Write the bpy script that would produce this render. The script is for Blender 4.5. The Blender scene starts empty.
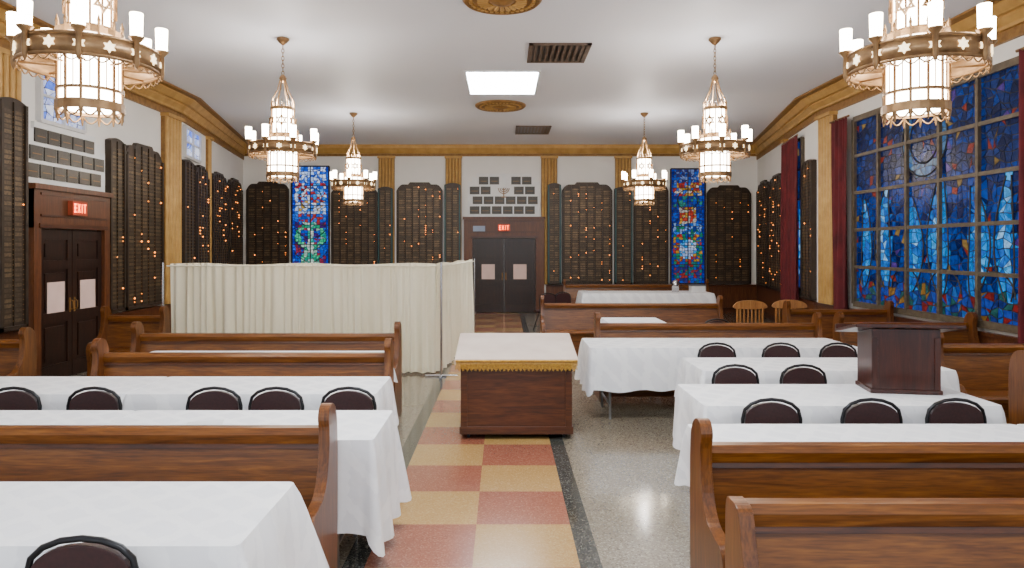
import bpy, bmesh, math, random
from mathutils import Matrix, Vector
R = random.Random(7)
C = bpy.context
pi = math.pi

# ------------------------------------------------------------------ materials
def mat(name):
    m = bpy.data.materials.new(name); m.use_nodes = True
    nt = m.node_tree
    return m, nt, nt.nodes['Principled BSDF']

def ramp(nt, fac, stops):
    r = nt.nodes.new('ShaderNodeValToRGB')
    el = r.color_ramp.elements
    while len(el) < len(stops): el.new(0.5)
    for e, (p, c) in zip(el, stops):
        e.position = p; e.color = (*c, 1)
    nt.links.new(fac, r.inputs[0])
    return r.outputs[0]

def coords(nt, scale, rot=(0,0,0)):
    t = nt.nodes.new('ShaderNodeTexCoord'); mp = nt.nodes.new('ShaderNodeMapping')
    mp.inputs['Scale'].default_value = scale
    mp.inputs['Rotation'].default_value = rot
    nt.links.new(t.outputs['Object'], mp.inputs['Vector'])
    return mp.outputs[0]

def noise(nt, vec, sc, det=4, dist=0.0, rough=0.5):
    n = nt.nodes.new('ShaderNodeTexNoise')
    n.inputs['Scale'].default_value = sc; n.inputs['Detail'].default_value = det
    n.inputs['Distortion'].default_value = dist; n.inputs['Roughness'].default_value = rough
    nt.links.new(vec, n.inputs['Vector'])
    return n.outputs['Fac']

def bump(nt, b, h, strength=0.2, dist=0.01):
    n = nt.nodes.new('ShaderNodeBump'); n.inputs['Strength'].default_value = strength
    n.inputs['Distance'].default_value = dist
    nt.links.new(h, n.inputs['Height']); nt.links.new(n.outputs[0], b.inputs['Normal'])

def simple(name, c1, c2=None, sc=6, rough=0.5, metal=0.0, scale=(1,1,1), bs=0.0, emit=None, es=0, lamp=False):
    m, nt, b = mat(name)
    c2 = c2 or tuple(x*0.8 for x in c1)
    f = noise(nt, coords(nt, scale), sc)
    nt.links.new(ramp(nt, f, [(0.3, c1), (0.7, c2)]), b.inputs['Base Color'])
    b.inputs['Roughness'].default_value = rough; b.inputs['Metallic'].default_value = metal
    if bs: bump(nt, b, f, bs)
    if emit:
        b.inputs['Emission Color'].default_value = (*emit, 1); b.inputs['Emission Strength'].default_value = es
        if not lamp: m.cycles.emission_sampling = 'NONE'
    return m

def wood(name, dark, mid, light, axis='x', rough=0.32, mul=.6):
    m, nt, b = mat(name)
    s = {'x': (0.5, 7, 7), 'z': (7, 7, 0.5), 'y': (7, 0.5, 7)}[axis]
    v = coords(nt, s)
    f = noise(nt, v, 2.6, 6, 1.4, 0.6)
    col = ramp(nt, f, [(0.28, dark), (0.5, mid), (0.72, light)])
    f2 = noise(nt, coords(nt, tuple(k*6 for k in s)), 3, 3)
    mx = nt.nodes.new('ShaderNodeMix'); mx.data_type = 'RGBA'; mx.blend_type = 'MULTIPLY'
    mx.inputs[0].default_value = mul
    nt.links.new(col, mx.inputs[6])
    nt.links.new(ramp(nt, f2, [(0.35, (0.4, 0.36, 0.33)), (0.6, (1, 1, 1))]), mx.inputs[7])
    nt.links.new(mx.outputs[2], b.inputs['Base Color'])
    b.inputs['Roughness'].default_value = rough
    bump(nt, b, f2, 0.06, 0.003)
    return m

OAK = wood('oak_pew', (0.075, 0.020, 0.003), (0.165, 0.053, 0.007), (0.27, 0.098, 0.014))
OAKZ = wood('oak_pew_end', (0.065, 0.017, 0.003), (0.14, 0.043, 0.006), (0.22, 0.076, 0.011), 'z')
WAL = wood('walnut_desk', (0.032, 0.008, 0.003), (0.078, 0.020, 0.004), (0.13, 0.036, 0.006), 'x', 0.35)
MAH = wood('mahogany', (0.02, 0.005, 0.003), (0.042, 0.009, 0.005), (0.07, 0.015, 0.007), 'z', 0.28)
DOORW = wood('door_wood', (0.011, 0.004, 0.003), (0.024, 0.009, 0.005), (0.042, 0.015, 0.007), 'z', 0.35)
SURR = wood('surround_wood', (0.07, 0.02, 0.006), (0.125, 0.038, 0.010), (0.19, 0.062, 0.017), 'z', 0.4)
LWOOD = wood('light_wood', (0.30, 0.11, 0.025), (0.38, 0.16, 0.04), (0.46, 0.22, 0.06), 'z', 0.4)
GOLD = simple('gold_paint', (0.60, 0.36, 0.105), (0.44, 0.245, 0.06), 5, 0.42, 0.15)
GOLDD = simple('gold_dark', (0.33, 0.17, 0.04), (0.20, 0.095, 0.02), 14, 0.5, 0.15)
WALLM = simple('wall_paint', (0.90, 0.89, 0.86), (0.86, 0.85, 0.82), 2, 0.7)
CEILM = simple('ceiling_daylight_tint', (0.86, 0.885, 0.97), (0.83, 0.86, 0.96), 0.6, 0.55)  # white ceiling; bluish daylight tinge is put into its colour
BRONZE = simple('board_bronze', (0.055, 0.036, 0.022), (0.033, 0.022, 0.015), 9, 0.45, 0.3)
TEAL = simple('board_teal_edge', (0.02, 0.085, 0.085), (0.012, 0.045, 0.05), 9, 0.4, 0.1)
MARB = simple('plaque_marble', (0.88, 0.89, 0.88), (0.80, 0.81, 0.81), 7, 0.35)
PLQ = simple('plaque_dark', (0.028, 0.024, 0.02), (0.055, 0.044, 0.03), 40, 0.35, 0.3)
CHB = simple('chandelier_bronze', (0.32, 0.19, 0.085), (0.18, 0.10, 0.045), 12, 0.36, 0.65)
BLACKM = simple('black_metal', (0.010, 0.010, 0.012), (0.016, 0.016, 0.018), 10, 0.3, 0.4)
VINYL = simple('maroon_vinyl', (0.038, 0.011, 0.012), (0.024, 0.008, 0.009), 60, 0.42, 0, bs=0.1)
CHROME = simple('chrome', (0.7, 0.7, 0.72), (0.6, 0.6, 0.62), 5, 0.2, 0.95)
GREYM = simple('grey_leg', (0.2, 0.2, 0.2), (0.15, 0.15, 0.15), 5, 0.4, 0.5)
RED = simple('red_velvet', (0.15, 0.012, 0.016), (0.07, 0.006, 0.009), 3, 0.85)
CREAM = simple('cream_fabric', (0.90, 0.85, 0.67), (0.80, 0.735, 0.54), 2.2, 0.85, scale=(2, 2, .25))  # vertical colour streaks paint in shade so the pleats show
FRINGE = simple('gold_fringe', (0.62, 0.34, 0.045), (0.30, 0.15, 0.015), 60, 0.5, 0.1)
IVORY = simple('ivory_cloth', (0.70, 0.59, 0.50), (0.62, 0.49, 0.41), 4, 0.7)
PAPER = simple('paper', (0.82, 0.60, 0.53), (0.76, 0.54, 0.47), 5, 0.7)
BLUEP = simple('blue_sign', (0.35, 0.42, 0.55), (0.3, 0.36, 0.5), 5, 0.6)
WHITE = simple('white_plastic', (0.75, 0.75, 0.75), (0.65, 0.65, 0.65), 5, 0.4)
LEAD = simple('window_lead', (0.025, 0.022, 0.018), (0.015, 0.013, 0.011), 20, 0.6, 0.0)
MULL = simple('window_mullion', (0.15, 0.115, 0.07), (0.08, 0.06, 0.04), 12, 0.5, 0.2)
VENT = simple('vent_bronze', (0.17, 0.12, 0.09), (0.11, 0.075, 0.055), 8, 0.5, 0.2)
GLOW = simple('lantern_glass', (1, 0.95, 0.85), (1, 0.9, 0.8), 5, 0.3, emit=(1, 0.89, 0.73), es=27, lamp=True)
CUPG = simple('cup_glass', (1, 0.95, 0.85), (1, 0.9, 0.8), 5, 0.3, emit=(1, 0.85, 0.64), es=32, lamp=True)
STARG = simple('star_cutout', (1, 0.9, 0.7), (1, 0.85, 0.6), 5, 0.4, emit=(1, 0.76, 0.42), es=3.5)
PANELG = simple('fluorescent_diffuser', (1, 1, 1), (0.95, 0.95, 1), 5, 0.4, emit=(0.90, 0.95, 1), es=44, lamp=True)
AMBER = simple('amber_bulb', (1, 0.4, 0.1), (1, 0.3, 0.05), 5, 0.4, emit=(1, 0.27, 0.035), es=5.5)
BULBOFF = simple('unlit_bulb', (0.24, 0.11, 0.035), (0.36, 0.17, 0.05), 50, 0.3)
EXITM = simple('exit_letters', (1, 0.1, 0.02), (1, 0.08, 0.02), 5, 0.4, emit=(1, 0.13, 0.02), es=7)
EXITB = simple('exit_box', (0.42, 0.07, 0.025), (0.34, 0.05, 0.02), 5, 0.5)

def cloth_mat():
    m, nt, b = mat('damask_tablecloth')
    v = coords(nt, (1, 1, 1), (.55, .5, pi/4))
    def wave(d):
        w = nt.nodes.new('ShaderNodeTexWave'); w.wave_type = 'BANDS'; w.bands_direction = d
        w.inputs['Scale'].default_value = 2.0; w.inputs['Distortion'].default_value = .5; w.inputs['Detail'].default_value = 1
        nt.links.new(v, w.inputs['Vector']); return w.outputs['Fac']
    mx = nt.nodes.new('ShaderNodeMath'); mx.operation = 'MAXIMUM'
    nt.links.new(wave('X'), mx.inputs[0]); nt.links.new(wave('Y'), mx.inputs[1])
    vo = nt.nodes.new('ShaderNodeTexVoronoi'); vo.inputs['Scale'].default_value = 24
    nt.links.new(v, vo.inputs['Vector'])
    mth = nt.nodes.new('ShaderNodeMath'); mth.operation = 'MULTIPLY_ADD'; mth.inputs[1].default_value = 0.35
    nt.links.new(vo.outputs['Distance'], mth.inputs[0]); nt.links.new(mx.outputs[0], mth.inputs[2])
    f = mth.outputs[0]
    nt.links.new(ramp(nt, f, [(0.55, (0.80, 0.805, 0.83)), (0.95, (0.80, 0.805, 0.83)), (1.0, (0.88, 0.885, 0.90))]), b.inputs['Base Color'])
    rr = nt.nodes.new('ShaderNodeMapRange'); rr.inputs['From Min'].default_value=.6; rr.inputs['From Max'].default_value=1.1
    rr.inputs['To Min'].default_value = 0.7; rr.inputs['To Max'].default_value = 0.40
    nt.links.new(f, rr.inputs['Value']); nt.links.new(rr.outputs[0], b.inputs['Roughness'])
    bump(nt, b, noise(nt, coords(nt, (1,1,1)), 5, 3), 0.5, 0.02)
    return m
CLOTH = cloth_mat()

def terrazzo(name, base, chips, rough=0.07, sc=110):
    m, nt, b = mat(name)
    v = coords(nt, (1, 1, 1))
    vo = nt.nodes.new('ShaderNodeTexVoronoi'); vo.inputs['Scale'].default_value = sc
    nt.links.new(v, vo.inputs['Vector'])
    sep = nt.nodes.new('ShaderNodeSeparateColor'); nt.links.new(vo.outputs['Color'], sep.inputs[0])
    col = ramp(nt, sep.outputs[0], [(0.0, chips[0]), (0.2, base), (0.65, base), (0.85, chips[1]), (1.0, chips[2])])
    n = noise(nt, v, 1.1, 3)
    mx = nt.nodes.new('ShaderNodeMix'); mx.data_type = 'RGBA'; mx.blend_type = 'MULTIPLY'; mx.inputs[0].default_value = 0.5
    nt.links.new(col, mx.inputs[6]); nt.links.new(ramp(nt, n, [(0.3, (0.78, 0.78, 0.78)), (0.7, (1, 1, 1))]), mx.inputs[7])
    nt.links.new(mx.outputs[2], b.inputs['Base Color'])
    rr = nt.nodes.new('ShaderNodeMapRange'); rr.inputs['To Min'].default_value = rough; rr.inputs['To Max'].default_value = rough+0.10
    nt.links.new(n, rr.inputs['Value']); nt.links.new(rr.outputs[0], b.inputs['Roughness'])
    b.inputs['Specular IOR Level'].default_value = 0.65
    return m
TERR = terrazzo('terrazzo_floor', (0.20, 0.17, 0.125), [(0.075, 0.06, 0.045), (0.25, 0.215, 0.16), (0.36, 0.32, 0.25)])
TDARK = terrazzo('terrazzo_border', (0.042, 0.044, 0.038), [(0.018, 0.018, 0.018), (0.08, 0.08, 0.068), (0.14, 0.13, 0.115)])
TYEL = terrazzo('tile_ochre', (0.40, 0.235, 0.075), [(0.33, 0.185, 0.055), (0.44, 0.275, 0.10), (0.49, 0.32, 0.135)], 0.14, 120)
TRED = terrazzo('tile_terracotta', (0.275, 0.088, 0.050), [(0.21, 0.065, 0.035), (0.32, 0.12, 0.07), (0.37, 0.16, 0.10)], 0.14, 120)

def glass_mat():
    m, nt, b = mat('stained_glass')
    a = nt.nodes.new('ShaderNodeAttribute'); a.attribute_name = 'Col'
    n = noise(nt, coords(nt, (1, 1, 1)), 18, 3)
    mx = nt.nodes.new('ShaderNodeMix'); mx.data_type = 'RGBA'; mx.blend_type = 'MULTIPLY'; mx.inputs[0].default_value = 0.8
    nt.links.new(a.outputs['Color'], mx.inputs[6])
    nt.links.new(ramp(nt, n, [(0.35, (0.35, 0.35, 0.4)), (0.65, (1, 1, 1))]), mx.inputs[7])
    hs = nt.nodes.new('ShaderNodeHueSaturation'); hs.inputs['Saturation'].default_value = 1.15; hs.inputs['Value'].default_value = .3
    nt.links.new(mx.outputs[2], hs.inputs['Color'])
    nt.links.new(hs.outputs[0], b.inputs['Base Color'])
    nt.links.new(mx.outputs[2], b.inputs['Emission Color'])
    b.inputs['Emission Strength'].default_value = 1.7
    b.inputs['Roughness'].default_value = 0.25
    b.inputs['Specular IOR Level'].default_value = 0.15
    m.cycles.emission_sampling = 'NONE'
    return m
GLASS = glass_mat()

# ------------------------------------------------------------------ mesh builder
class MB:
    def __init__(s): s.v=[]; s.f=[]; s.m=[]; s.s=[]; s.c=[]; s.mats=[]
    def mi(s, m):
        if m not in s.mats: s.mats.append(m)
        return s.mats.index(m)
    def add(s, vs, fs, m, smooth=False, M=None, col=None):
        o=len(s.v)
        for v in vs:
            v=Vector(v)
            if M is not None: v=M@v
            s.v.append(v)
        k=s.mi(m)
        for f in fs:
            s.f.append([i+o for i in f]); s.m.append(k); s.s.append(smooth); s.c.append(col or (0,0,0))
    def box(s, a, b, m, M=None):
        x0,y0,z0=a; x1,y1,z1=b
        vs=[(x0,y0,z0),(x1,y0,z0),(x1,y1,z0),(x0,y1,z0),(x0,y0,z1),(x1,y0,z1),(x1,y1,z1),(x0,y1,z1)]
        s.add(vs,[(0,3,2,1),(4,5,6,7),(0,1,5,4),(1,2,6,5),(2,3,7,6),(3,0,4,7)],m,M=M)
    def prism(s, poly, axis, a0, a1, m, M=None):
        def P(p,a): return {'x':(a,p[0],p[1]),'y':(p[0],a,p[1]),'z':(p[0],p[1],a)}[axis]
        n=len(poly)
        vs=[P(p,a0) for p in poly]+[P(p,a1) for p in poly]
        fs=[tuple(range(n)),tuple(range(2*n-1,n-1,-1))]+[(i,(i+1)%n,n+(i+1)%n,n+i) for i in range(n)]
        s.add(vs,fs,m,M=M)
    def cyl(s, p0, p1, r0, m, r1=None, n=10, M=None, cap=True):
        r1=r0 if r1 is None else r1
        p0=Vector(p0); p1=Vector(p1); d=(p1-p0).normalized()
        u=d.orthogonal().normalized(); w=d.cross(u)
        vs=[]
        for p,r in ((p0,r0),(p1,r1)):
            for i in range(n):
                a=2*pi*i/n; vs.append(p+u*math.cos(a)*r+w*math.sin(a)*r)
        fs=[(i,(i+1)%n,n+(i+1)%n,n+i) for i in range(n)]
        s.add(vs,fs,m,True,M)
        if cap: s.add(vs,[tuple(range(n)),tuple(range(2*n-1,n-1,-1))],m,False,M)
    def tube(s, pts, r, m, n=8, closed=False, M=None):
        pts=[Vector(p) for p in pts]; N=len(pts); vs=[]
        prev=None
        for i,p in enumerate(pts):
            if closed: d=pts[(i+1)%N]-pts[i-1]
            else: d=pts[min(i+1,N-1)]-pts[max(i-1,0)]
            d.normalize()
            if prev is None: u=d.orthogonal().normalized()
            else: u=(prev-d*prev.dot(d)).normalized()
            prev=u; w=d.cross(u)
            for j in range(n):
                a=2*pi*j/n; vs.append(p+u*math.cos(a)*r+w*math.sin(a)*r)
        fs=[]
        for i in range(N if closed else N-1):
            k=(i+1)%N
            for j in range(n): fs.append((i*n+j,i*n+(j+1)%n,k*n+(j+1)%n,k*n+j))
        s.add(vs,fs,m,True,M)
        if not closed: s.add(vs,[tuple(range(n)),tuple((N-1)*n+j for j in range(n))],m,False,M)
    def lathe(s, prof, m, n=24, M=None, smooth=True):
        vs=[]
        for r,z in prof:
            for i in range(n):
                a=2*pi*i/n; vs.append((r*math.cos(a),r*math.sin(a),z))
        fs=[]
        for k in range(len(prof)-1):
            for i in range(n): fs.append((k*n+i,k*n+(i+1)%n,(k+1)*n+(i+1)%n,(k+1)*n+i))
        s.add(vs,fs,m,smooth,M)
    def make(s, name, loc=(0,0,0), rz=0.0, bevel=0, recalc=True):
        me=bpy.data.meshes.new(name); me.from_pydata([tuple(v) for v in s.v],[],s.f)
        for m in s.mats: me.materials.append(m)
        me.polygons.foreach_set('material_index', s.m)
        me.polygons.foreach_set('use_smooth', s.s)
        if any(c!=(0,0,0) for c in s.c):
            ca=me.color_attributes.new('Col','FLOAT_COLOR','CORNER')
            for p,c in zip(me.polygons,s.c):
                for li in p.loop_indices: ca.data[li].color=(*c,1)
        if recalc:
            bm=bmesh.new(); bm.from_mesh(me); bmesh.ops.recalc_face_normals(bm,faces=bm.faces); bm.to_mesh(me); bm.free()
        me.update()
        o=bpy.data.objects.new(name,me); C.scene.collection.objects.link(o)
        o.location=loc; o.rotation_euler=(0,0,rz)
        if bevel:
            b=o.modifiers.new('bevel','BEVEL'); b.width=bevel; b.segments=2; b.limit_method='ANGLE'; b.angle_limit=0.6
        return o

def catmull(pts, k=4):
    out=[]; n=len(pts)
    for i in range(n):
        p0,p1,p2,p3=[Vector(pts[(i+j-1)%n]) for j in range(4)]
        for t in range(k):
            t=t/k
            out.append(tuple(0.5*((2*p1)+(-p0+p2)*t+(2*p0-5*p1+4*p2-p3)*t*t+(-p0+3*p1-3*p2+p3)*t**3)))
    return out

# ------------------------------------------------------------------ room dimensions (metres)
H=4.6; YB=19.0; YN=-2.5
XL=-6.1; XR=5.9
LA=(XL,12.95); LB=(-7.15,YB)     # flared rear part of the left wall
RA=(XR,12.9);  RB=(7.0,YB)
thL=math.atan2(LB[1]-LA[1],LB[0]-LA[0]); thR=math.atan2(RA[1]-RB[1],RA[0]-RB[0])

fl=MB()
def fq(x0,x1,y0,y1,m): fl.add([(x0,y0,0),(x1,y0,0),(x1,y1,0),(x0,y1,0)],[(0,1,2,3)],m)
tx=[-0.78,-0.1725,0.435]
fq(-7.6,-0.905,YN,YB+.2,TERR); fq(-0.905,-0.78,YN,YB+.2,TDARK); fq(0.435,0.56,YN,YB+.2,TDARK); fq(0.56,7.6,YN,YB+.2,TERR)
for n in range(-12,25):
    y0=4.48+.605*n; y1=y0+.605
    for i in range(2):
        fq(tx[i],tx[i+1],y0,y1, TYEL if (n+i)%2==0 else TRED)
fl.make('floor')
c=MB(); c.box((-7.6,YN,H),(7.6,YB+.2,H+.15),CEILM); c.make('ceiling')
w=MB(); w.box((-7.6,YB,0),(7.6,YB+.2,H),WALLM); w.make('wall_back')
w=MB(); w.prism([(XL,YN),LA,LB,(LB[0]-.3,YB),(LB[0]-.3,YN)],'z',0,H,WALLM); w.make('wall_left')
w=MB(); w.prism([(XR,YN),RA,RB,(RB[0]+.3,YB),(RB[0]+.3,YN)],'z',0,H,WALLM); w.make('wall_right')

def along(name, pathpts, prof, inward):
    b=MB()
    for poly,m in prof:
        rings=[[(p[0]+inward[k][0]*d,p[1]+inward[k][1]*d,z) for d,z in poly] for k,p in enumerate(pathpts)]
        n=len(poly); vs=[q for r in rings for q in r]; fs=[]
        for k in range(len(rings)-1):
            for i in range(n): fs.append((k*n+i,k*n+(i+1)%n,(k+1)*n+(i+1)%n,(k+1)*n+i))
        fs.append(tuple(range(n))); fs.append(tuple((len(rings)-1)*n+i for i in range(n)))
        b.add(vs,fs,m)
    return b.make(name)
cor=[([(0,H-.40),(.05,H-.40),(.05,H-.28),(0,H-.28)],GOLDD),
     ([(0,H-.28),(.10,H-.28),(.10,H-.24),(.16,H-.17),(.16,H-.14),(0,H-.14)],GOLD),
     ([(0,H-.14),(.22,H-.14),(.30,H-.05),(.30,H-.002),(0,H-.002)],GOLD),
     ([(.30,H-.03),(.42,H-.03),(.42,H-.002),(.30,H-.002)],GOLDD)]
inL=[(1,0),(1,.08),(.72,-.72)]; inR=[(-1,0),(-1,.08),(-.72,-.72)]
along('trim_1',[(XL,YN),LA,LB],cor,inL)
along('trim_2',[(XR,YN),RA,RB],cor,inR)
sm=[([(0,H-.30),(.05,H-.30),(.05,H-.24),(0,H-.24)],GOLDD),([(0,H-.24),(.12,H-.24),(.20,H-.10),(.20,H-.002),(0,H-.002)],GOLD)]
along('trim_3',[LB,RB],sm,[(.5,-1),(-.5,-1)])
wa=[([(0,0),(.05,0),(.05,.72),(0,.72)],SURR),([(0,.72),(.08,.72),(.08,.77),(0,.77)],WAL),([(0,0),(.07,0),(.07,.14),(0,.14)],WAL)]
along('baseboard_left',[(XL,YN),(XL,8.78)],wa,[(1,0)]*2)
along('baseboard_left_rear',[(XL,10.54),LA,LB],wa,[(1,0),(1,.08),(.72,-.72)])
along('baseboard_right',[(XR,YN),RA,RB],wa,inR)
along('baseboard_back_left',[LB,(-1.12,YB)],wa,[(.5,-1),(0,-1)])
along('baseboard_back_right',[(1.18,YB),RB],wa,[(0,-1),(-.5,-1)])

def on_wall(which, a):
    if which=='back': return (a,YB,0),0.0
    if which=='left': return (XL,a,0),pi/2
    if which=='right': return (XR,a,0),-pi/2
    if which=='lf': return (LA[0]+math.cos(thL)*a,LA[1]+math.sin(thL)*a,0),thL
    if which=='rf': return (RA[0]-math.cos(thR)*a,RA[1]-math.sin(thR)*a,0),thR

def pilaster(which,a,w,z0=.78,z1=H-.3,d=.09):
    b=MB(); b.box((-w/2,-d*.6,z0),(w/2,0,z1),GOLDD)
    n=5
    for i in range(n):
        x=-w/2+w*(i+.5)/n
        b.cyl((x,-d*.6,z0),(x,-d*.6,z1),w/n*.40,GOLD,n=8)
    b.box((-w/2-.02,-d-.03,z1-.06),(w/2+.02,0,z1),GOLD)
    l,r=on_wall(which,a); b.make('trim_pilaster',l,r)
for a,ww in ((-3.2,.44),(-1.36,.44),(1.27,.44),(3.3,.44)): pilaster('back',a,ww)
pilaster('left',12.6,.6,d=.12,z1=H-.4); pilaster('left',8.40,.55,d=.06,z1=H-.4); pilaster('right',12.45,.55,d=.12,z1=H-.4)
pilaster('lf',2.17,.25,z1=H-.4); pilaster('rf',2.56,.2,z1=H-.4)
pilaster('left',6.0,.55,d=.1,z1=H-.4); pilaster('right',6.5,.55,d=.1,z1=H-.4)

PLATES=[simple('plate_a',(0.20,0.135,0.07),(0.085,0.06,0.036),30,.45,.35),simple('plate_b',(0.14,0.095,0.052),(0.065,0.046,0.03),30,.45,.35),simple('plate_c',(0.10,0.07,0.043),(0.045,0.035,0.025),30,.45,.35)]
def board(which,a,w,z0=.8,z1=3.58,narrow=False,seed=0,lit=.09,d0=0.0):
    rr=random.Random(seed); b=MB()
    def top(x):
        t=abs(x)/(w/2)
        if narrow: return z1-.05*t*t
        return z1 - (0 if t<.45 else (.06 if t<.72 else .06+.16*((t-.72)/.28)**2))
    N=24; xs=[-w/2+w*i/N for i in range(N+1)]
    poly=[(-w/2,z0)]+[(x,top(x)) for x in xs]+[(w/2,z0)]
    b.prism(poly,'y',-.07-d0,-.002,BRONZE)
    fm=TEAL if (narrow and which=='back') else BRONZE
    for sx in (-1,1): b.box((sx*(w/2-.02)-.02,-.10-d0,z0),(sx*(w/2-.02)+.02,-.07-d0,top(w/2)-.01),fm)
    b.box((-w/2,-.10-d0,z0),(w/2,-.07-d0,z0+.05),BRONZE)
    inner=w-.1; nc=max(2,round(inner/.21)); cw=inner/nc
    z=z0+.09; rh=.062
    px,pz=rr.uniform(0,6),rr.uniform(0,6)
    for ci in range(nc):
        cx=-inner/2+cw*(ci+.5)
        b.box((cx-cw/2-.004,-.088-d0,z0+.05),(cx-cw/2+.006,-.07-d0,top(cx-cw/2)-.05),BRONZE)
        nr=int((min(top(cx-cw*.4),top(cx+cw*.4))-.06-z)/rh)
        for r in range(nr):
            zz=z+r*rh
            x0=cx-cw*.40; x1=cx+cw*.28; y=-.08-d0
            b.add([(x0,y,zz),(x1,y,zz),(x1,y,zz+rh*.72),(x0,y,zz+rh*.72)],[(0,1,2,3)],PLATES[rr.randrange(3)])
            pr=lit*max(.2,1+1.1*math.sin(ci*1.9+px)*math.sin(zz*2.6+pz))
            on=rr.random()<pr
            bx=cx+cw*.37; s=rr.choice((.010,.013,.017)) if on else .008
            q=(bx,y-.008,zz+rh*.36)
            b.add([(q[0]-s,q[1],q[2]),(q[0]+s,q[1],q[2]),(q[0],q[1],q[2]-s),(q[0],q[1],q[2]+s),(q[0],q[1]-s,q[2]),(q[0],q[1]+s,q[2])],
                  [(0,2,4),(2,1,4),(1,3,4),(3,0,4),(0,5,2),(2,5,1),(1,5,3),(3,5,0)],AMBER if on else BULBOFF)
    l,r=on_wall(which,a); b.make('memorial_board',l,r)
bl=[('back',-6.46,1.16,3.6,False),('back',-4.08,1.26,3.52,False),('back',-3.21,.40,3.45,True),('back',-2.29,1.26,3.58,False),('back',-1.38,.44,3.55,True),
    ('back',1.40,.36,3.55,True),('back',2.31,1.38,3.58,False),('back',3.29,.48,3.45,True),('back',4.06,.95,3.58,False),('back',6.2,1.2,3.5,False),
    ('left',8.41,.46,3.62,True),('left',10.78,.42,3.5,True),('left',11.62,1.18,3.52,False),
    ('lf',.5,.8,3.5,True),('lf',1.5,1.0,3.5,False),('lf',3.1,1.5,3.52,False),('lf',4.85,1.5,3.55,False),
    ('rf',.52,.8,3.5,True),('rf',3.5,1.5,3.52,False),('rf',5.1,1.4,3.52,False),('left',7.2,1.3,3.55,False)]
for i,(wh,a,ww,z1,nar) in enumerate(bl):
    d0=.12 if (nar and wh=='back') else (.06 if (wh=='left' and i==10) else 0)
    board(wh,a,ww,.79,z1,nar,seed=i+3,lit=.03 if nar else .095,d0=d0)

# stained glass
def glass_window(name,which,a,w,z0,z1,pc,pr,cx,cz,design,fm,seed=1,mw=.03,jit=.3,arcs=None,gap=.0065,ar=.012):
    rr=random.Random(seed); b=MB(); h=z1-z0
    b.box((-w/2,-.02,z0),(w/2,0,z1),LEAD)
    NX=pc*cx; NZ=pr*cz; P={}
    for i in range(NX+1):
        for j in range(NZ+1):
            x=w*i/NX; z=h*j/NZ
            if i%cx: x+=rr.uniform(-jit,jit)*w/NX
            if j%cz: z+=rr.uniform(-jit,jit)*h/NZ
            P[i,j]=Vector((x,z))
    for i in range(NX):
        for j in range(NZ):
            q=[P[i,j],P[i+1,j],P[i+1,j+1],P[i,j+1]]
            tris=[q] if rr.random()<.6 else ([[q[0],q[1],q[2]],[q[0],q[2],q[3]]] if rr.random()<.5 else [[q[0],q[1],q[3]],[q[1],q[2],q[3]]])
            for t in tris:
                cc=sum(t,Vector((0,0)))/len(t)
                t2=[p+(cc-p).normalized()*min(gap*1.4,(cc-p).length*.4) for p in t]
                col=design(cc.x/w,cc.y/h,rr)
                b.add([(p.x-w/2,-.03,p.y+z0) for p in t2],[tuple(range(len(t2)))],GLASS,col=tuple(max(k,1e-4) for k in col))
    for pts in (arcs or []):
        b.tube([(u*w-w/2,-.034,z0+v*h) for u,v in pts],ar,LEAD,5)
    for i in range(pc+1):
        x=-w/2+w*i/pc; m=mw*(1.8 if i in(0,pc) else 1)
        b.box((x-m/2,-.075,z0),(x+m/2,0,z1),fm)
    for j in range(pr+1):
        z=z0+h*j/pr; m=mw*(1.8 if j in(0,pr) else 1)
        b.box((-w/2,-.07,z-m/2),(w/2,0,z+m/2),fm)
    l,r=on_wall(which,a); b.make(name,l,r)
def mixc(a,b,t): return tuple(x*(1-t)+y*t for x,y in zip(a,b))
def flame_c(v,c0,lean): return c0+lean*(math.sin(v*3.2))
FL=[(.08,.46,.030,.02),(.25,.50,.042,-.03),(.42,.44,.036,.03),(.60,.52,.045,-.02),(.77,.46,.038,.03),(.93,.48,.032,-.02)]
def d_big(u,v,rr):
    base=mixc((0.001,0.005,0.04),(0.002,0.035,0.22),rr.random()**1.4)
    if v>.62: base=mixc(base,(0.006,0.008,0.018),.2+.5*rr.random())
    for c0,hh,wd,lean in FL:
        vv=(v-.10)/hh
        if 0<vv<1:
            cw=wd*(.35+math.sin(pi*vv**.8)); dd=abs(u-flame_c(vv,c0,lean))
            if dd<cw*.40: return rr.choice([(.04,.26,.56),(.17,.36,.58),(.02,.19,.52),(.01,.11,.42),(.01,.08,.35)])
            if dd<cw: return mixc((.002,.06,.34),(.005,.17,.46),rr.random())
    d=abs(math.hypot((u-.5)*1.25,v-.80)-.14)
    if d<.025: return mixc((.02,.08,.22),(.07,.13,.20),rr.random())
    if v<.12: return rr.choice([(.11,.010,.010),(.01,.03,.18),(.01,.05,.05),(.14,.07,.015),(.01,.02,.10),(.01,.07,.25),(.01,.03,.2)])
    k=rr.random()
    if k<.035: return (.15,.018,.012)
    if k<.06: return (.05,.025,.14)
    if k<.08: return (.15,.095,.03)
    return base
arcs=[]
for c0,hh,wd,lean in FL:
    for s in (-1,1):
        arcs.append([(flame_c(t/16,c0,lean)+s*wd*(.35+math.sin(pi*(t/16)**.8)),.10+hh*t/16) for t in range(17)])
for r_ in (.11,.17): arcs.append([(.5+r_/1.25*math.cos(2*pi*t/32),.80+r_*math.sin(2*pi*t/32)) for t in range(33)])
for c_ in (.13,.38,.62,.87): arcs.append([(c_+.09*math.cos(pi*t/14),.11+.10*math.sin(pi*t/14)) for t in range(15)])
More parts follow.
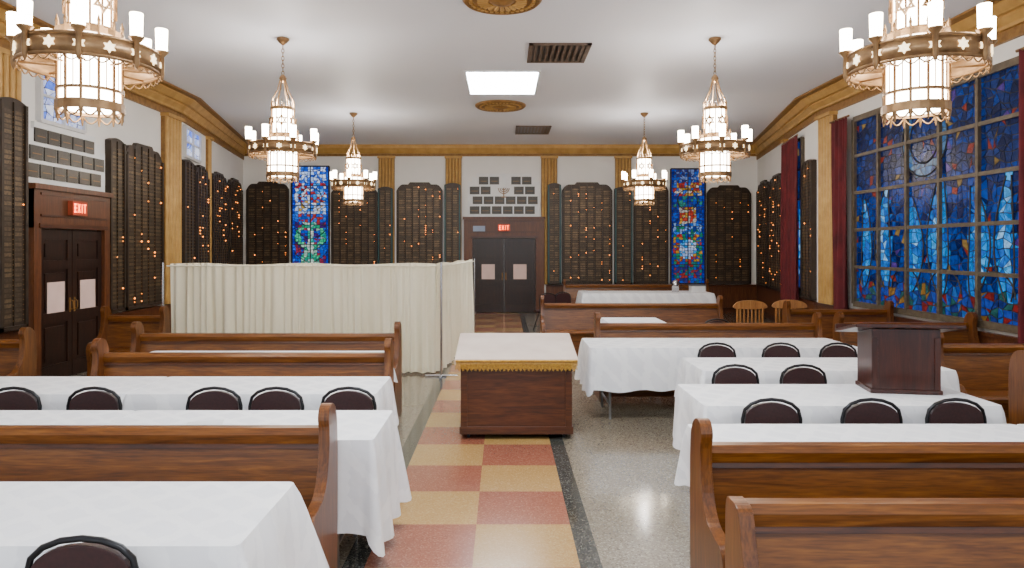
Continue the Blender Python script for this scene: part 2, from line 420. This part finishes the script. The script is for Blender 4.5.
def d_tree(u,v,rr):   # tree of life: green boughs under a pale blue sky with a flame
    s=abs(u-.5)*2
    g=lambda *cs: rr.choice(cs)
    if s>.80: return g((.003,.03,.42),(.003,.015,.28),(.01,.09,.6))
    if v>.86: return g((.02,.12,.65),(.35,.50,.85),(.5,.6,.85),(.01,.06,.45))
    if v>.70: return g((.25,.42,.8),(.01,.08,.55),(.5,.55,.65),(.30,.02,.03),(.02,.2,.6))
    if v>.60: return g((.55,.6,.65),(.02,.15,.6),(.35,.45,.7),(.4,.25,.05))
    if v>.52: return g((.01,.06,.45),(.3,.03,.03),(.02,.12,.5))
    k=(v-.05)/.47
    bough=abs(s-(.15+.75*abs(math.sin(k*6.5))*k))
    if s<.13+.1*(1-k) : return g((.35,.5,.45),(.02,.28,.22),(.5,.55,.5))
    if bough<.16: return g((.01,.30,.14),(.05,.42,.22),(.01,.20,.16),(.25,.45,.35))
    return g((.005,.05,.42),(.01,.10,.5),(.20,.02,.05),(.04,.01,.12))
def d_fig(u,v,rr):    # darker panel with small multicoloured figures
    s=abs(u-.5)*2
    g=lambda *cs: rr.choice(cs)
    if s>.82: return g((.003,.02,.25),(.003,.01,.14))
    if v>.88: return g((.01,.05,.3),(.02,.02,.10),(.10,.14,.3))
    if v>.76: return g((.35,.33,.30),(.02,.08,.35),(.22,.02,.02),(.3,.16,.03))
    if .66<v<=.76: return g((.01,.04,.28),(.01,.02,.15),(.02,.15,.12))
    if .52<v<=.66:
        return g((.30,.28,.26),(.30,.03,.02),(.34,.18,.03)) if s<.5 else g((.01,.05,.35),(.01,.02,.15))
    if .42<v<=.52: return g((.01,.10,.45),(.15,.25,.45),(.01,.03,.2),(.01,.14,.08))
    if .18<v<=.42:
        d=math.hypot(u-.5,(v-.30)*3)
        return g((.25,.35,.6),(.35,.40,.5),(.02,.2,.5)) if d<.25 else g((.26,.02,.02),(.01,.04,.25),(.01,.15,.08),(.3,.15,.02))
    return g((.01,.04,.3),(.02,.02,.12),(.2,.02,.02),(.01,.10,.10))
def d_pale(u,v,rr): return rr.choice([(.35,.48,.95),(.6,.68,1.0),(.75,.8,1.0),(.12,.22,.9),(.45,.52,.9)])
nar_arcs=[[(.5+s*(.08+.36*math.sin(t/10*1.5)),b0+.10*t/10) for t in range(11)] for s in (-1,1) for b0 in (.08,.18,.28,.38)]
nar_arcs+=[[(.5+.3*math.cos(2*pi*t/24),.73+.09*math.sin(2*pi*t/24)) for t in range(25)]]
glass_window('window_1','right',9.62,3.75,.86,3.92,5,5,7,6,d_big,MULL,3,mw=.05,jit=.40,arcs=arcs)
glass_window('window_2','back',-5.29,1.02,.8,4.02,2,6,6,7,d_tree,LEAD,5,mw=.02,arcs=nar_arcs)
glass_window('window_3','back',5.08,.94,.8,3.95,2,6,6,7,d_fig,LEAD,8,mw=.02,arcs=nar_arcs[-1:])
glass_window('window_4','left',9.50,.95,3.46,4.15,2,2,3,3,d_pale,WHITE,9,mw=.03)
glass_window('window_5','lf',.85,1.1,3.56,4.12,2,2,3,2,d_pale,WHITE,10,mw=.03)
glass_window('window_6','rf',1.7,1.3,.95,4.0,3,5,4,4,d_big,MULL,11,mw=.03)

def drape(b,p0,p1,z0,z1,m,amp=.05,wl=.13,rows=14,seed=1):
    p0=Vector((*p0,0)); p1=Vector((*p1,0)); d=p1-p0; L=d.length; d.normalize(); n=Vector((-d.y,d.x,0))
    N=max(8,int(L/wl*8)); vs=[]
    phs=[0]
    for i in range(N): phs.append(phs[-1]+2*pi/8*(1+.35*math.sin(i*.13+seed)+.3*math.sin(i*.41)))
    for j in range(rows+1):
        t=j/rows; z=z1+(z0-z1)*t
        for i in range(N+1):
            s=i/N
            a=amp*(.55+.45*t)*math.sin(phs[i]+.3*math.sin(t*3+i*.05))+amp*.6*math.sin(phs[i]*.37+t*2)*t
            q=p0+d*(L*s)+n*a
            vs.append((q.x,q.y,z+(.012*math.sin(i*.03*2) if j==0 else 0)))
    fs=[]
    for j in range(rows):
        for i in range(N): fs.append((j*(N+1)+i,j*(N+1)+i+1,(j+1)*(N+1)+i+1,(j+1)*(N+1)+i))
    b.add(vs,fs,m,True)
def wall_drape(y0,y1,x,z0,z1,seed):
    b=MB(); drape(b,(x,y0),(x,y1),z0,z1,RED,.05,.14,seed=seed); b.cyl((x,y0-.05,z1+.01),(x,y1+.05,z1+.01),.018,CHB)
    b.make('window_curtain',recalc=False)
wall_drape(11.55,12.1,XR-.14,.30,3.98,1)
wall_drape(7.0,7.66,XR-.16,.30,3.98,2)
(x0,y0,_),_r=on_wall('rf',1.02); (x1,y1,_),_r=on_wall('rf',2.42)
b=MB(); drape(b,(x0-.15,y0),(x1-.15,y1),.5,4.05,RED,.04,.12,seed=3); b.cyl((x0-.15,y0,4.06),(x1-.15,y1,4.06),.018,CHB); b.make('window_curtain',recalc=False)

b=MB()
cz=1.565
drape(b,(-4.70,9.75),(-.95,9.75),.03,cz,CREAM,.045,.115,seed=4,rows=18)
drape(b,(-.93,9.80),(-.60,13.0),.03,cz,CREAM,.045,.115,seed=6,rows=18)
b.cyl((-4.72,9.69,cz-.03),(-.93,9.69,cz-.03),.010,CREAM); b.cyl((-.88,9.72,cz-.03),(-.55,13.0,cz-.03),.010,CREAM)
for x,y in ((-4.75,9.64),(-.86,9.60),(-.54,13.05),(-2.8,9.86)):
    b.cyl((x,y,0.015),(x,y,cz+.02),.016,CHROME)
    b.cyl((x-.22,y,.015),(x+.22,y,.015),.014,CHROME); b.cyl((x,y-.2,.015),(x,y+.2,.015),.014,CHROME)
b.make('room_divider_curtain',recalc=False)

def double_door(name,which,a,w,h,sw,sh,seed):
    b=MB()
    b.box((-sw/2,-.12,0),(-w/2,-.002,sh),SURR); b.box((w/2,-.12,0),(sw/2,-.002,sh),SURR)
    b.box((-sw/2,-.121,h),(sw/2,-.002,sh),SURR)
    b.box((-sw/2-.03,-.16,sh-.07),(sw/2+.03,-.002,sh),SURR)
    b.box((-sw/2+.12,-.135,h+.15),(sw/2-.12,-.12,h+.18),WAL); b.box((-sw/2+.12,-.135,sh-.14),(sw/2-.12,-.12,sh-.11),WAL)
    b.box((-w/2-.05,-.14,h),(w/2+.05,-.12,h+.06),WAL)
    for sx in (-1,1):
        x0,x1=(0.006,w/2-.006) if sx>0 else (-w/2+.006,-.006)
        b.box((x0,-.05,.01),(x1,-.01,h-.005),DOORW)
        for (q0,q1) in ((x0,x0+.09),(x1-.09,x1)): b.box((q0,-.075,.01),(q1,-.05,h-.005),DOORW)
        for z0,z1 in ((.01,.22),(.78,.92),(1.50,1.62),(h-.15,h-.005)): b.box((x0+.09,-.074,z0),(x1-.09,-.05,z1),DOORW)
        for z0,z1 in ((.27,.73),(.97,1.45),(1.67,h-.2)): b.box((x0+.15,-.066,z0),(x1-.15,-.05,z1),DOORW)
        m=(x0+x1)/2
        b.box((m-.18,-.082,.92),(m+.18,-.0765,1.33),PAPER)
        hx=.05*sx
        b.box((hx-.014,-.08,.90),(hx+.014,-.075,1.10),GOLDD); b.tube([(hx,-.08,.93),(hx,-.12,.95),(hx,-.12,1.05),(hx,-.08,1.07)],.007,GOLDD)
    if which=='back':
        b.box((-.85,-.13,2.22),(-.52,-.121,2.38),BLUEP)
    l,r=on_wall(which,a); b.make(name,l,r)
double_door('door_1','back',.03,1.74,2.05,2.2,2.63,1)
double_door('door_2','left',9.65,1.42,2.05,1.7,2.62,2)

def plaques(which,a,w,z0,z1,rows,skip=()):
    b=MB(); s=.12
    b.prism([(-w/2,z0),(w/2,z0),(w/2,z1-.22),(w/2-s,z1-.22),(w/2-s,z1-.1),(w/2-2*s,z1-.1),(w/2-2*s,z1),(-w/2+2*s,z1),(-w/2+2*s,z1-.1),(-w/2+s,z1-.1),(-w/2+s,z1-.22),(-w/2,z1-.22)],'y',-.05,-.002,MARB)
    h=(z1-z0-.1)/rows
    for r in range(rows):
        n=6 if r<rows-1 else 5; ww=(w-.16 if r<rows-1 else w-.5)/n
        for i in range(n):
            if (r,i) in skip: continue
            x=-ww*n/2+ww*(i+.5)+(0.04 if r%2 else -.04)
            b.box((x-ww*.44,-.07,z0+.07+r*h),(x+ww*.44,-.05,z0+.07+r*h+h*.78),PLQ)
            for q in (.3,): b.box((x-ww*.30,-.073,z0+.07+r*h+h*q),(x+ww*.30,-.07,z0+.07+r*h+h*(q+.05)),GOLDD)
    if which=='back':
        for r in (.05,.10,.15):
            b.tube([(r*math.cos(t),-.065,3.42+r*math.sin(t)) for t in [pi+pi*i/12 for i in range(13)]],.010,GOLDD,6)
        b.cyl((0,-.065,3.18),(0,-.065,3.43),.012,GOLDD); b.box((-.07,-.075,3.16),(.07,-.05,3.19),GOLDD)
    l,r=on_wall(which,a); b.make('memorial_plaque_panel',l,r)
plaques('back',.02,1.98,2.64,3.82,4,skip=((2,2),(2,3),(3,2)))
plaques('left',9.58,1.82,2.63,3.43,3)

def exit_sign(which,a,z):
    b=MB(); b.box((-.17,-.19,-.10),(.17,-.122,.10),EXITB)
    def bar(x0,z0,x1,z1): b.box((x0,-.197,z0),(x1,-.19,z1),EXITM)
    t=.015; x=-.13
    bar(x,-.06,x+t,.06)
    for zz in (-.06,-.006,.047): bar(x,zz,x+.05,zz+t)
    for s in (1,-1):
        b.prism([(-.06,-.06*s),(-.06+t,-.06*s),(-.005,.06*s),(-.005-t,.06*s)],'y',-.197,-.19,EXITM)
    bar(.03,-.06,.03+t,.06); bar(.07,.047,.13,.06); bar(.094,-.06,.094+t,.06)
    l,r=on_wall(which,a); b.make('exit_sign',(l[0],l[1],z),r)
exit_sign('back',.03,2.33); exit_sign('left',9.65,2.34)

def panel(x0,x1,y0,y1):
    b=MB(); b.box((x0,y0,H-.03),(x1,y1,H-.002),WHITE); b.box((x0+.04,y0+.04,H-.036),(x1-.04,y1-.04,H-.03),PANELG); b.make('ceiling_light_and_fill_panel')
panel(-.62,.60,10.9,12.5); panel(-.62,.60,3.4,5.0); panel(-.62,.60,-1.6,0.0)  # first panel is real; the two nearer ones are unseen, added for room light
def vent(x0,x1,y0,y1):
    b=MB(); t=.06
    b.box((x0,y0,H-.025),(x1,y0+t,H-.002),VENT); b.box((x0,y1-t,H-.025),(x1,y1,H-.002),VENT)
    b.box((x0,y0,H-.025),(x0+t,y1,H-.002),VENT); b.box((x1-t,y0,H-.025),(x1,y1,H-.002),VENT)
    b.box((x0+t,y0+t,H-.008),(x1-t,y1-t,H-.002),BLACKM)
    n=9
    for i in range(n):
        x=x0+t+(x1-x0-2*t)*(i+.5)/n; b.box((x-.02,y0+t,H-.02),(x+.02,y1-t,H-.008),VENT)
    b.make('ceiling_vent')
vent(.36,1.22,9.45,10.4); vent(.30,1.12,15.9,17.0)
def medal(x,y,r):
    b=MB(); b.lathe([(r,0),(r,-.02),(r*.93,-.05),(r*.86,-.03),(r*.72,-.03),(r*.68,-.055),(r*.6,-.03),(r*.3,-.03),(r*.25,-.06),(r*.1,-.08),(0,-.08)],GOLDD,40)
    for i in range(24):
        a=2*pi*i/24; b.cyl((r*.35*math.cos(a),r*.35*math.sin(a),-.035),(r*.62*math.cos(a),r*.62*math.sin(a),-.035),.018,GOLD,r1=.03,n=6)
    for i in range(36):
        a=2*pi*i/36; b.cyl((r*.79*math.cos(a),r*.79*math.sin(a),-.05),(r*.79*math.cos(a),r*.79*math.sin(a),-.03),.022,GOLD,n=6)
    b.make('ceiling_medallion',(x,y,H-.002))
medal(-.05,13.6,.5); medal(-.01,7.75,.45)

# chandeliers
def star(b,M,r,m):
    for s in (1,-1):
        pts=[(r*math.sin(2*pi*i/3), s*r*math.cos(2*pi*i/3)) for i in range(3)]
        inn=[(p[0]*.66,p[1]*.66) for p in pts]
        for i in range(3):
            j=(i+1)%3
            b.prism([pts[i],pts[j],inn[j],inn[i]],'y',-.006,.006,m,M=M)
def solid_star(b,M,r,m):
    for s in (1,-1):
        b.prism([(r*math.sin(2*pi*i/3), s*r*math.cos(2*pi*i/3)) for i in range(3)],'y',-.004-.001*s,.004,m,M=M)
def chandelier(x,y,rot):
    b=MB()
    b.lathe([(0,0),(.08,0),(.085,-.02),(.05,-.06),(.015,-.09),(0,-.09)],CHB,16)
    z=-.09; i=0
    while z>-.47:
        ring=[]
        for k in range(10):
            a=2*pi*k/10; u=.016*math.cos(a); v=.032*math.sin(a)
            ring.append((u,0,z-.028+v) if i%2 else (0,u,z-.028+v))
        b.tube(ring,.005,CHB,5,closed=True); z-=.05; i+=1
    b.lathe([(0,-.48),(.03,-.50),(.05,-.54),(.03,-.58),(0,-.60)],CHB,12)
    for k in range(6):
        a=2*pi*k/6+.2
        b.tube([(.03*math.cos(a),.03*math.sin(a),-.54),(.07*math.cos(a),.07*math.sin(a),-.70),(.13*math.cos(a),.13*math.sin(a),-.82),(.145*math.cos(a),.145*math.sin(a),-.92)],.008,CHB,6)
    n=12
    def band(r,z0,z1,t=.012,m=CHB,seg=24): b.lathe([(r-t,z0),(r+t,z0),(r+t,z1),(r-t,z1),(r-t,z0)],m,seg,smooth=False)
    b.lathe([(.0,-.95),(.135,-.95),(.135,-1.30),(0,-1.30)],GLOW,n,smooth=False)
    band(.148,-.97,-.93); band(.15,-1.32,-1.28)
    for k in range(n):
        a=2*pi*k/n; b.cyl((.145*math.cos(a),.145*math.sin(a),-.88),(.145*math.cos(a),.145*math.sin(a),-1.30),.008,CHB,n=5)
        b.cyl((.145*math.cos(a),.145*math.sin(a),-.88),(.145*math.cos(a),.145*math.sin(a),-.83),.012,CHB,r1=.001,n=5)
    for k in range(6):
        a=2*pi*(k+.5)/6
        M=Matrix.Translation((.158*math.cos(a),.158*math.sin(a),-1.12))@Matrix.Rotation(a+pi/2,4,'Z'); star(b,M,.082,CHB)
    b.lathe([(0,-1.32),(.185,-1.32),(.185,-1.84),(0,-1.84)],GLOW,n,smooth=False)
    band(.20,-1.35,-1.31); band(.202,-1.42,-1.40,.008); band(.202,-1.73,-1.71,.008); band(.203,-1.86,-1.80)
    for k in range(n):
        a=2*pi*(k+.5)/n; c_,s_=math.cos(a),math.sin(a)
        b.cyl((.20*c_,.20*s_,-1.27),(.20*c_,.20*s_,-1.86),.010,CHB,n=6)
        b.cyl((.20*c_,.20*s_,-1.27),(.20*c_,.20*s_,-1.22),.014,CHB,r1=.001,n=6)
        b.cyl((.20*c_,.20*s_,-1.93),(.20*c_,.20*s_,-1.86),.004,CHB,r1=.016,n=6)
    for k in range(n):
        a=2*pi*k/n; c_,s_=math.cos(a),math.sin(a)
        b.cyl((.195*c_,.195*s_,-1.42),(.195*c_,.195*s_,-1.72),.004,CHB,n=5)
        pts=[]
        for t in range(9):
            aa=a-pi/n+2*pi/n*t/8; pts.append((.2*math.cos(aa),.2*math.sin(aa),-1.86-.05*math.sin(pi*t/8)))
        b.tube(pts,.006,CHB,5)
    Rr=.43; z0,z1=-1.56,-1.43
    b.lathe([(Rr-.006,z0),(Rr+.006,z0),(Rr+.006,z1),(Rr-.006,z1),(Rr-.006,z0)],CHB,48)
    for zz in (z0,z1):
        b.tube([(Rr*math.cos(2*pi*k/48),Rr*math.sin(2*pi*k/48),zz) for k in range(48)],.013,CHB,6,closed=True)
    for k in range(16):
        a=2*pi*k/16
        M=Matrix.Translation(((Rr+.01)*math.cos(a),(Rr+.01)*math.sin(a),(z0+z1)/2))@Matrix.Rotation(a+pi/2,4,'Z')
        solid_star(b,M,.040,STARG)
    for k in range(32):
        a0=2*pi*k/32; pts=[]
        for t in range(7):
            aa=a0+2*pi/32*t/6; pts.append((Rr*math.cos(aa),Rr*math.sin(aa),z0-.012-.03*math.sin(pi*t/6)))
        b.tube(pts,.005,CHB,4)
    for k in range(8):
        a=2*pi*k/8+pi/8; c_,s_=math.cos(a),math.sin(a)
        for zz in (z0+.01,z1-.01): b.cyl((.2*c_,.2*s_,zz),(Rr*c_,Rr*s_,zz),.008,CHB,n=6)
        M=Matrix.Translation(((Rr+.015)*c_,(Rr+.015)*s_,0))
        b.lathe([(0,z0-.05),(.012,z0-.03),(.02,z0),(.018,z1),(.045,z1+.03),(.05,z1+.04),(.0,z1+.04)],CHB,12,M=M)
        b.lathe([(0,z1+.04),(.038,z1+.04),(.042,z1+.20),(0,z1+.20)],CUPG,12,M=M)
    b.make('chandelier',(x,y,H-.002),rot)
    l=bpy.data.lights.new('chandelier_fill','POINT'); l.energy=48; l.color=(1,.96,.93); l.shadow_soft_size=.05  # light added above the lantern to brighten the ceiling, no actual bulb there
    o=bpy.data.objects.new('chandelier_fill',l); o.location=(x,y,H-.87); C.scene.collection.objects.link(o)
for i,(x,y) in enumerate([(-2.87,4.8),(2.9,4.85),(-2.95,9.25),(2.84,9.25),(-3.12,14.4),(2.95,14.4)]): chandelier(x,y,.1*i)

# pews
def pew(x0,x1,yb,ear=True,name='pew'):
    b=MB(); L=(x1-x0)/2; t=.055
    if ear: prof=[(.075,0),(.02,0),(-.38,0),(-.405,.02),(-.39,.25),(-.41,.38),(-.42,.47),(-.38,.545),(-.30,.56),(-.20,.585),(-.13,.66),(-.095,.78),(-.09,.88),(-.105,.95),(-.07,1.0),(-.01,1.0),(.045,.96),(.075,.88),(.085,.7),(.08,.3)]
    else: prof=[(.075,0),(.02,0),(-.38,0),(-.405,.02),(-.39,.25),(-.41,.38),(-.41,.47),(-.37,.545),(-.28,.57),(-.18,.62),(-.11,.72),(-.08,.82),(-.05,.872),(.02,.88),(.07,.86),(.08,.7),(.08,.3)]
    P=catmull(prof,4); P=[(p[0],max(p[1],0)) for p in P]
    for s in (-1,1):
        a0=s*L; a1=s*(L-t); b.prism(P,'x',min(a0,a1),max(a0,a1),OAKZ)
    X=L-t+.005
    b.prism([(-.055,.44),(.0,.40),(.06,.80),(.015,.82)],'x',-X,X,OAK)
    b.prism([(-.01,.79),(.065,.79),(.072,.84),(.06,.87),(.0,.87),(-.02,.84)],'x',-X,X,OAK)
    b.prism([(-.012,.765),(.0,.765),(.012,.79),(-.002,.79)],'x',-X,X,WAL)
    b.prism([(.02,.12),(.045,.12),(.06,.78),(.04,.78)],'x',-X,X,OAK)
    b.prism([(-.40,.40),(-.41,.43),(-.39,.455),(-.05,.44),(.0,.42),(.0,.40)],'x',-X,X,OAK)
    b.box((-X,-.34,.05),(X,-.315,.40),OAK)
    n=max(1,int(2*L/1.4))
    for i in range(1,n): 
        x=-L+2*L*i/n; b.box((x-.02,-.31,0),(x+.02,.02,.40),OAKZ)
    b.make(name,((x0+x1)/2,yb,0),0,bevel=.006)
pew(-3.9,-.87,3.55)
pew(-3.55,-.97,6.05)
pew(-3.95,-1.10,7.42)
pew(-5.9,-4.72,6.9)
pew(-5.4,-4.55,9.35)
pew(.90,4.6,3.24)
pew(.83,3.4,2.5,ear=False)
pew(1.12,3.85,8.42)
pew(.62,3.6,11.4)
pew(1.5,5.1,17.2)
for yb,x0 in ((5.35,3.98),(6.6,4.1),(8.5,4.1),(10.3,4.2)): pew(x0,5.78,yb)

def table(x0,x1,y0,y1,df=.29,db=.2,dl=.3,dr=.3,z=.76,seed=1,fl=.02):
    rr=random.Random(seed); b=MB(); cx=(x0+x1)/2; cy=(y0+y1)/2; hx=(x1-x0)/2; hy=(y1-y0)/2; r=.03
    per=[]
    def seg(p,q,n,d):
        L=math.hypot(q[0]-p[0],q[1]-p[1]); k=max(2,int(L/.035))
        for i in range(k): t=i/k; per.append((p[0]+(q[0]-p[0])*t,p[1]+(q[1]-p[1])*t,n[0],n[1],d,0))
    def corner(c,a0,d0,d1):
        for i in range(8):
            t=i/8; a=a0+pi/2*t; per.append((c[0]+r*math.cos(a),c[1]+r*math.sin(a),math.cos(a),math.sin(a),d0*(1-t)+d1*t,math.sin(pi*t)))
    seg((-hx+r,-hy),(hx-r,-hy),(0,-1),df); corner((hx-r,-hy+r),-pi/2,df,dr)
    seg((hx,-hy+r),(hx,hy-r),(1,0),dr); corner((hx-r,hy-r),0,dr,db)
    seg((hx-r,hy),(-hx+r,hy),(0,1),db); corner((-hx+r,hy-r),pi/2,db,dl)
    seg((-hx,hy-r),(-hx,-hy+r),(-1,0),dl); corner((-hx+r,-hy+r),pi,dl,df)
    N=len(per); K=8; vs=[]; f=[]
    k1,k2,k3=rr.uniform(0,6),rr.uniform(0,6),rr.uniform(0,6)
    for i in range(N): f.append(.7*math.sin(i*.62+k1+1.5*math.sin(i*.11+k2))+.5*math.sin(i*.23+k3)*math.sin(i*.07+k1))
    for k in range(K+1):
        t=k/K
        for i,(x,y,nx,ny,d,c) in enumerate(per):
            back=ny>.9
            amp=(.018+.022*abs(nx))*t*(.4 if back else 1)
            off=.004+.010*math.sin(min(1,t*4)*pi/2)+t*fl*(.3 if back else 1)*(1+.6*abs(nx))+amp*f[i]+.04*c*t
            zz=z-(d+.06*c+.012*f[i])*t
            vs.append((x+nx*off*(0 if k==0 else 1),y+ny*off*(0 if k==0 else 1),zz))
    fs=[]
    for k in range(K):
        for i in range(N): fs.append((k*N+i,k*N+(i+1)%N,(k+1)*N+(i+1)%N,(k+1)*N+i))
    b.add(vs,fs,CLOTH,True)
    b.add(vs[:N],[tuple(range(N))],CLOTH)
    b.box((-hx+.01,-hy+.01,z-.045),(hx-.01,hy-.01,z-.006),GREYM)
    for sx in (-1,1):
        X=sx*(hx-.22)
        for sy in (-1,1): b.cyl((X,sy*(hy-.1),0),(X,sy*(hy-.1),z-.04),.014,GREYM)
        b.cyl((X,-(hy-.1),.15),(X,hy-.1,.15),.011,GREYM)
    b.make('banquet_table',(cx,cy,0),0)
table(-3.3,-.92,2.40,3.06,dr=.5,df=.29,seed=1,fl=.07)
table(-2.33,-.70,3.72,4.40,dr=.58,db=.4,df=.5,seed=2,fl=.03); table(-4.2,-2.34,3.72,4.40,seed=3)
table(-2.68,-.90,4.88,5.55,dr=.42,seed=4); table(-4.55,-2.69,4.88,5.55,seed=5)
table(-3.5,-1.15,6.18,6.93,seed=6)
table(1.08,3.0,3.42,4.06,seed=7,dl=.35,fl=.0); table(3.01,4.9,3.42,4.06,seed=17)
table(1.32,3.28,4.52,5.24,seed=8,dl=.42,dr=.35,fl=.01)
table(1.68,3.82,5.80,6.50,seed=9,dl=.36,dr=.3,fl=.01)
table(.90,3.70,7.12,7.90,seed=10,df=.44,dl=.45)
table(1.8,4.75,15.5,16.5,seed=11)
table(1.45,2.25,9.4,10.2,seed=12)

def chair(x,y,rz=0.0,name='folding_chair'):
    b=MB(); w=.185
    pts=[(-w-.01,-.10,0.0),(-w,-.03,.40),(-w,-.005,.62)]
    for i in range(9):
        a=pi-pi*i/8; pts.append((w*math.cos(a),0,.70+.125*max(0,math.sin(a))**.8))
    pts+=[(w,-.005,.62),(w,-.03,.40),(w+.01,-.10,0.0)]
    b.tube(pts,.012,BLACKM,8)
    P=[(-w+.014,.56)]+[((w-.014)*math.cos(pi-pi*i/12),.69+.115*max(0,math.sin(pi*i/12))**.8) for i in range(13)]+[(w-.014,.56)]
    b.prism(P,'y',-.014,.018,VINYL)
    S=catmull([(-.18,.03),(.18,.03),(.195,.2),(.18,.38),(.1,.41),(-.1,.41),(-.18,.38),(-.195,.2)],3)
    b.prism(S,'z',.415,.45,VINYL); b.prism([(p[0]*.96,p[1]*.96+.01) for p in S],'z',.40,.415,BLACKM)
    for sx in (-1,1):
        b.tube([(sx*(w-.005),.02,.43),(sx*(w-.005),.2,.24),(sx*(w-.0),.40,.0)],.011,BLACKM,6)
    b.cyl((-w,.34,.09),(w,.34,.09),.008,BLACKM); b.cyl((-w,-.08,.12),(w,-.08,.12),.008,BLACKM)
    b.make(name,(x,y,0),rz,bevel=.004)
chair(-1.41,2.31)
for x in (-3.39,-2.83,-2.0,-1.57,-1.07): chair(x,4.78,R.uniform(-.03,.03))
for x in (1.72,2.36,2.90): chair(x,4.42,R.uniform(-.03,.03))
for x in (1.92,2.48): chair(x,5.70,R.uniform(-.03,.03))
for x in (2.17,2.82,3.40): chair(x,7.00,R.uniform(-.03,.03))
chair(.95,14.6,.3); chair(1.3,15.0,-2.8); chair(2.9,9.35,0)

def wood_chair(x,y,rz):
    b=MB()
    b.box((-.21,-.2,.42),(.21,.22,.455),LWOOD)
    for sx in (-1,1):
        b.cyl((sx*.19,.19,0),(sx*.20,.22,.92),.018,LWOOD); b.cyl((sx*.18,-.18,0),(sx*.18,-.18,.42),.018,LWOOD)
        b.cyl((sx*.18,-.18,.2),(sx*.19,.19,.2),.010,LWOOD)
    b.prism(catmull([(-.23,.84),(.23,.84),(.23,.92),(.1,.965),(-.1,.965),(-.23,.92)],3),'y',.20,.235,LWOOD)
    for i in range(6):
        xx=-.15+.06*i; b.box((xx-.011,.20,.455),(xx+.011,.222,.86),LWOOD)
    b.make('wooden_chair',(x,y,0),rz,bevel=.004)
wood_chair(3.86,11.0,pi); wood_chair(4.55,11.1,pi-.15)

# reading desk
b=MB(); w=.52; D=.78
b.prism([(0,.05),(D,.05),(D,.84),(0,.715)],'x',-w,w,WAL)
b.box((-w-.012,-.012,.05),(w+.012,D+.012,.12),WAL)
for sx in (-1,1): b.box((sx*(w-.03)-.03,-.012,.12),(sx*(w-.03)+.03,0,.70),WAL)
b.box((-w,-.012,.64),(w,0,.70),WAL)
b.prism([(-.04,.715),(D+.04,.845),(D+.04,.875),(-.04,.745)],'x',-w-.03,w+.03,WAL)
for sx in (-1,1):
    for yy in (.06,D-.06): b.cyl((sx*(w-.07)-.012,yy,.026),(sx*(w-.07)+.012,yy,.026),.026,BLACKM,n=14); b.cyl((sx*(w-.07),yy,.03),(sx*(w-.07),yy,.055),.01,CHROME)
W=w+.045
b.prism([(-.05,.752),(D+.05,.885),(D+.05,.893),(-.055,.760)],'x',-W,W,IVORY)
b.box((-W,-.060,.715),(W,-.050,.760),IVORY)
for sx in (-1,1):
    a0,a1=sorted((sx*W,sx*(W+.008)))
    b.prism([(-.055,.70),(-.055,.76),(D+.05,.893),(D+.05,.60),(D-.1,.60)],'x',a0,a1,IVORY)
    a0,a1=sorted((sx*(W+.008),sx*(W+.012)))
    b.prism([(D-.12,.55),(D-.12,.60),(D+.05,.60),(D+.05,.55)],'x',a0,a1,FRINGE)
n=110
b.tube([(-W,-.066,.745),(W,-.066,.745)],.013,FRINGE,6)
for i in range(n):
    x=-W+2*W*(i+.5)/n; b.box((x-.0035,-.070,.66+.012*math.sin(i*1.7)),(x+.0035,-.060,.74),FRINGE)
b.make('reading_desk',(.125,6.46,0),0,bevel=.003)

# tabletop lectern
b=MB(); w=.225
b.box((-w,0,0),(w,.30,.40),MAH); b.box((-w-.012,-.012,0),(w+.012,.312,.03),MAH)
for sx in (-1,1): b.box((sx*(w-.02)-.02,-.008,.03),(sx*(w-.02)+.02,0,.40),MAH)
b.prism([(-.08,.475),(.40,.385),(.40,.41),(-.08,.50)],'x',-w-.13,w+.13,MAH)
b.prism([(0,.39),(.30,.39),(.30,.40),(0,.458)],'x',-w,w,MAH)
b.prism([(.375,.41),(.40,.405),(.40,.445),(.375,.45)],'x',-w-.13,w+.13,MAH)
b.make('lectern',(2.85,4.88,.762),-.16,bevel=.004)

b=MB(); b.box((-.16,-.12,0),(.16,.12,.14),WHITE); b.box((-.17,-.13,.14),(.17,.13,.17),GREYM); b.make('storage_box',(4.5,16.0,.762))
b=MB(); b.lathe([(0,0),(.08,0),(.085,.2),(.06,.26),(.03,.28),(0,.28)],CHROME,16); b.tube([(.08,0,.08),(.13,0,.1),(.13,0,.2),(.08,0,.22)],.008,BLACKM,6); b.make('coffee_urn',(4.0,16.0,.762))
b=MB(); b.box((-.10,-.07,0),(.10,.07,.003),WHITE); b.make('paper_sheet',(-1.75,4.05,.7615),.3)

# ------------------------------------------------------------------ light + camera
wd=bpy.data.worlds.new('world'); C.scene.world=wd; wd.use_nodes=True
bg=wd.node_tree.nodes['Background']; bg.inputs[0].default_value=(0.88,0.92,1,1); bg.inputs[1].default_value=1.6

cam=bpy.data.cameras.new('camera'); co=bpy.data.objects.new('camera',cam); C.scene.collection.objects.link(co)
co.location=(0,0,1.8); co.rotation_euler=(pi/2,0,0)
cam.sensor_width=36; cam.lens=24.26; cam.shift_x=.0088; cam.shift_y=-.036; cam.clip_start=.05; cam.clip_end=100
C.scene.camera=co
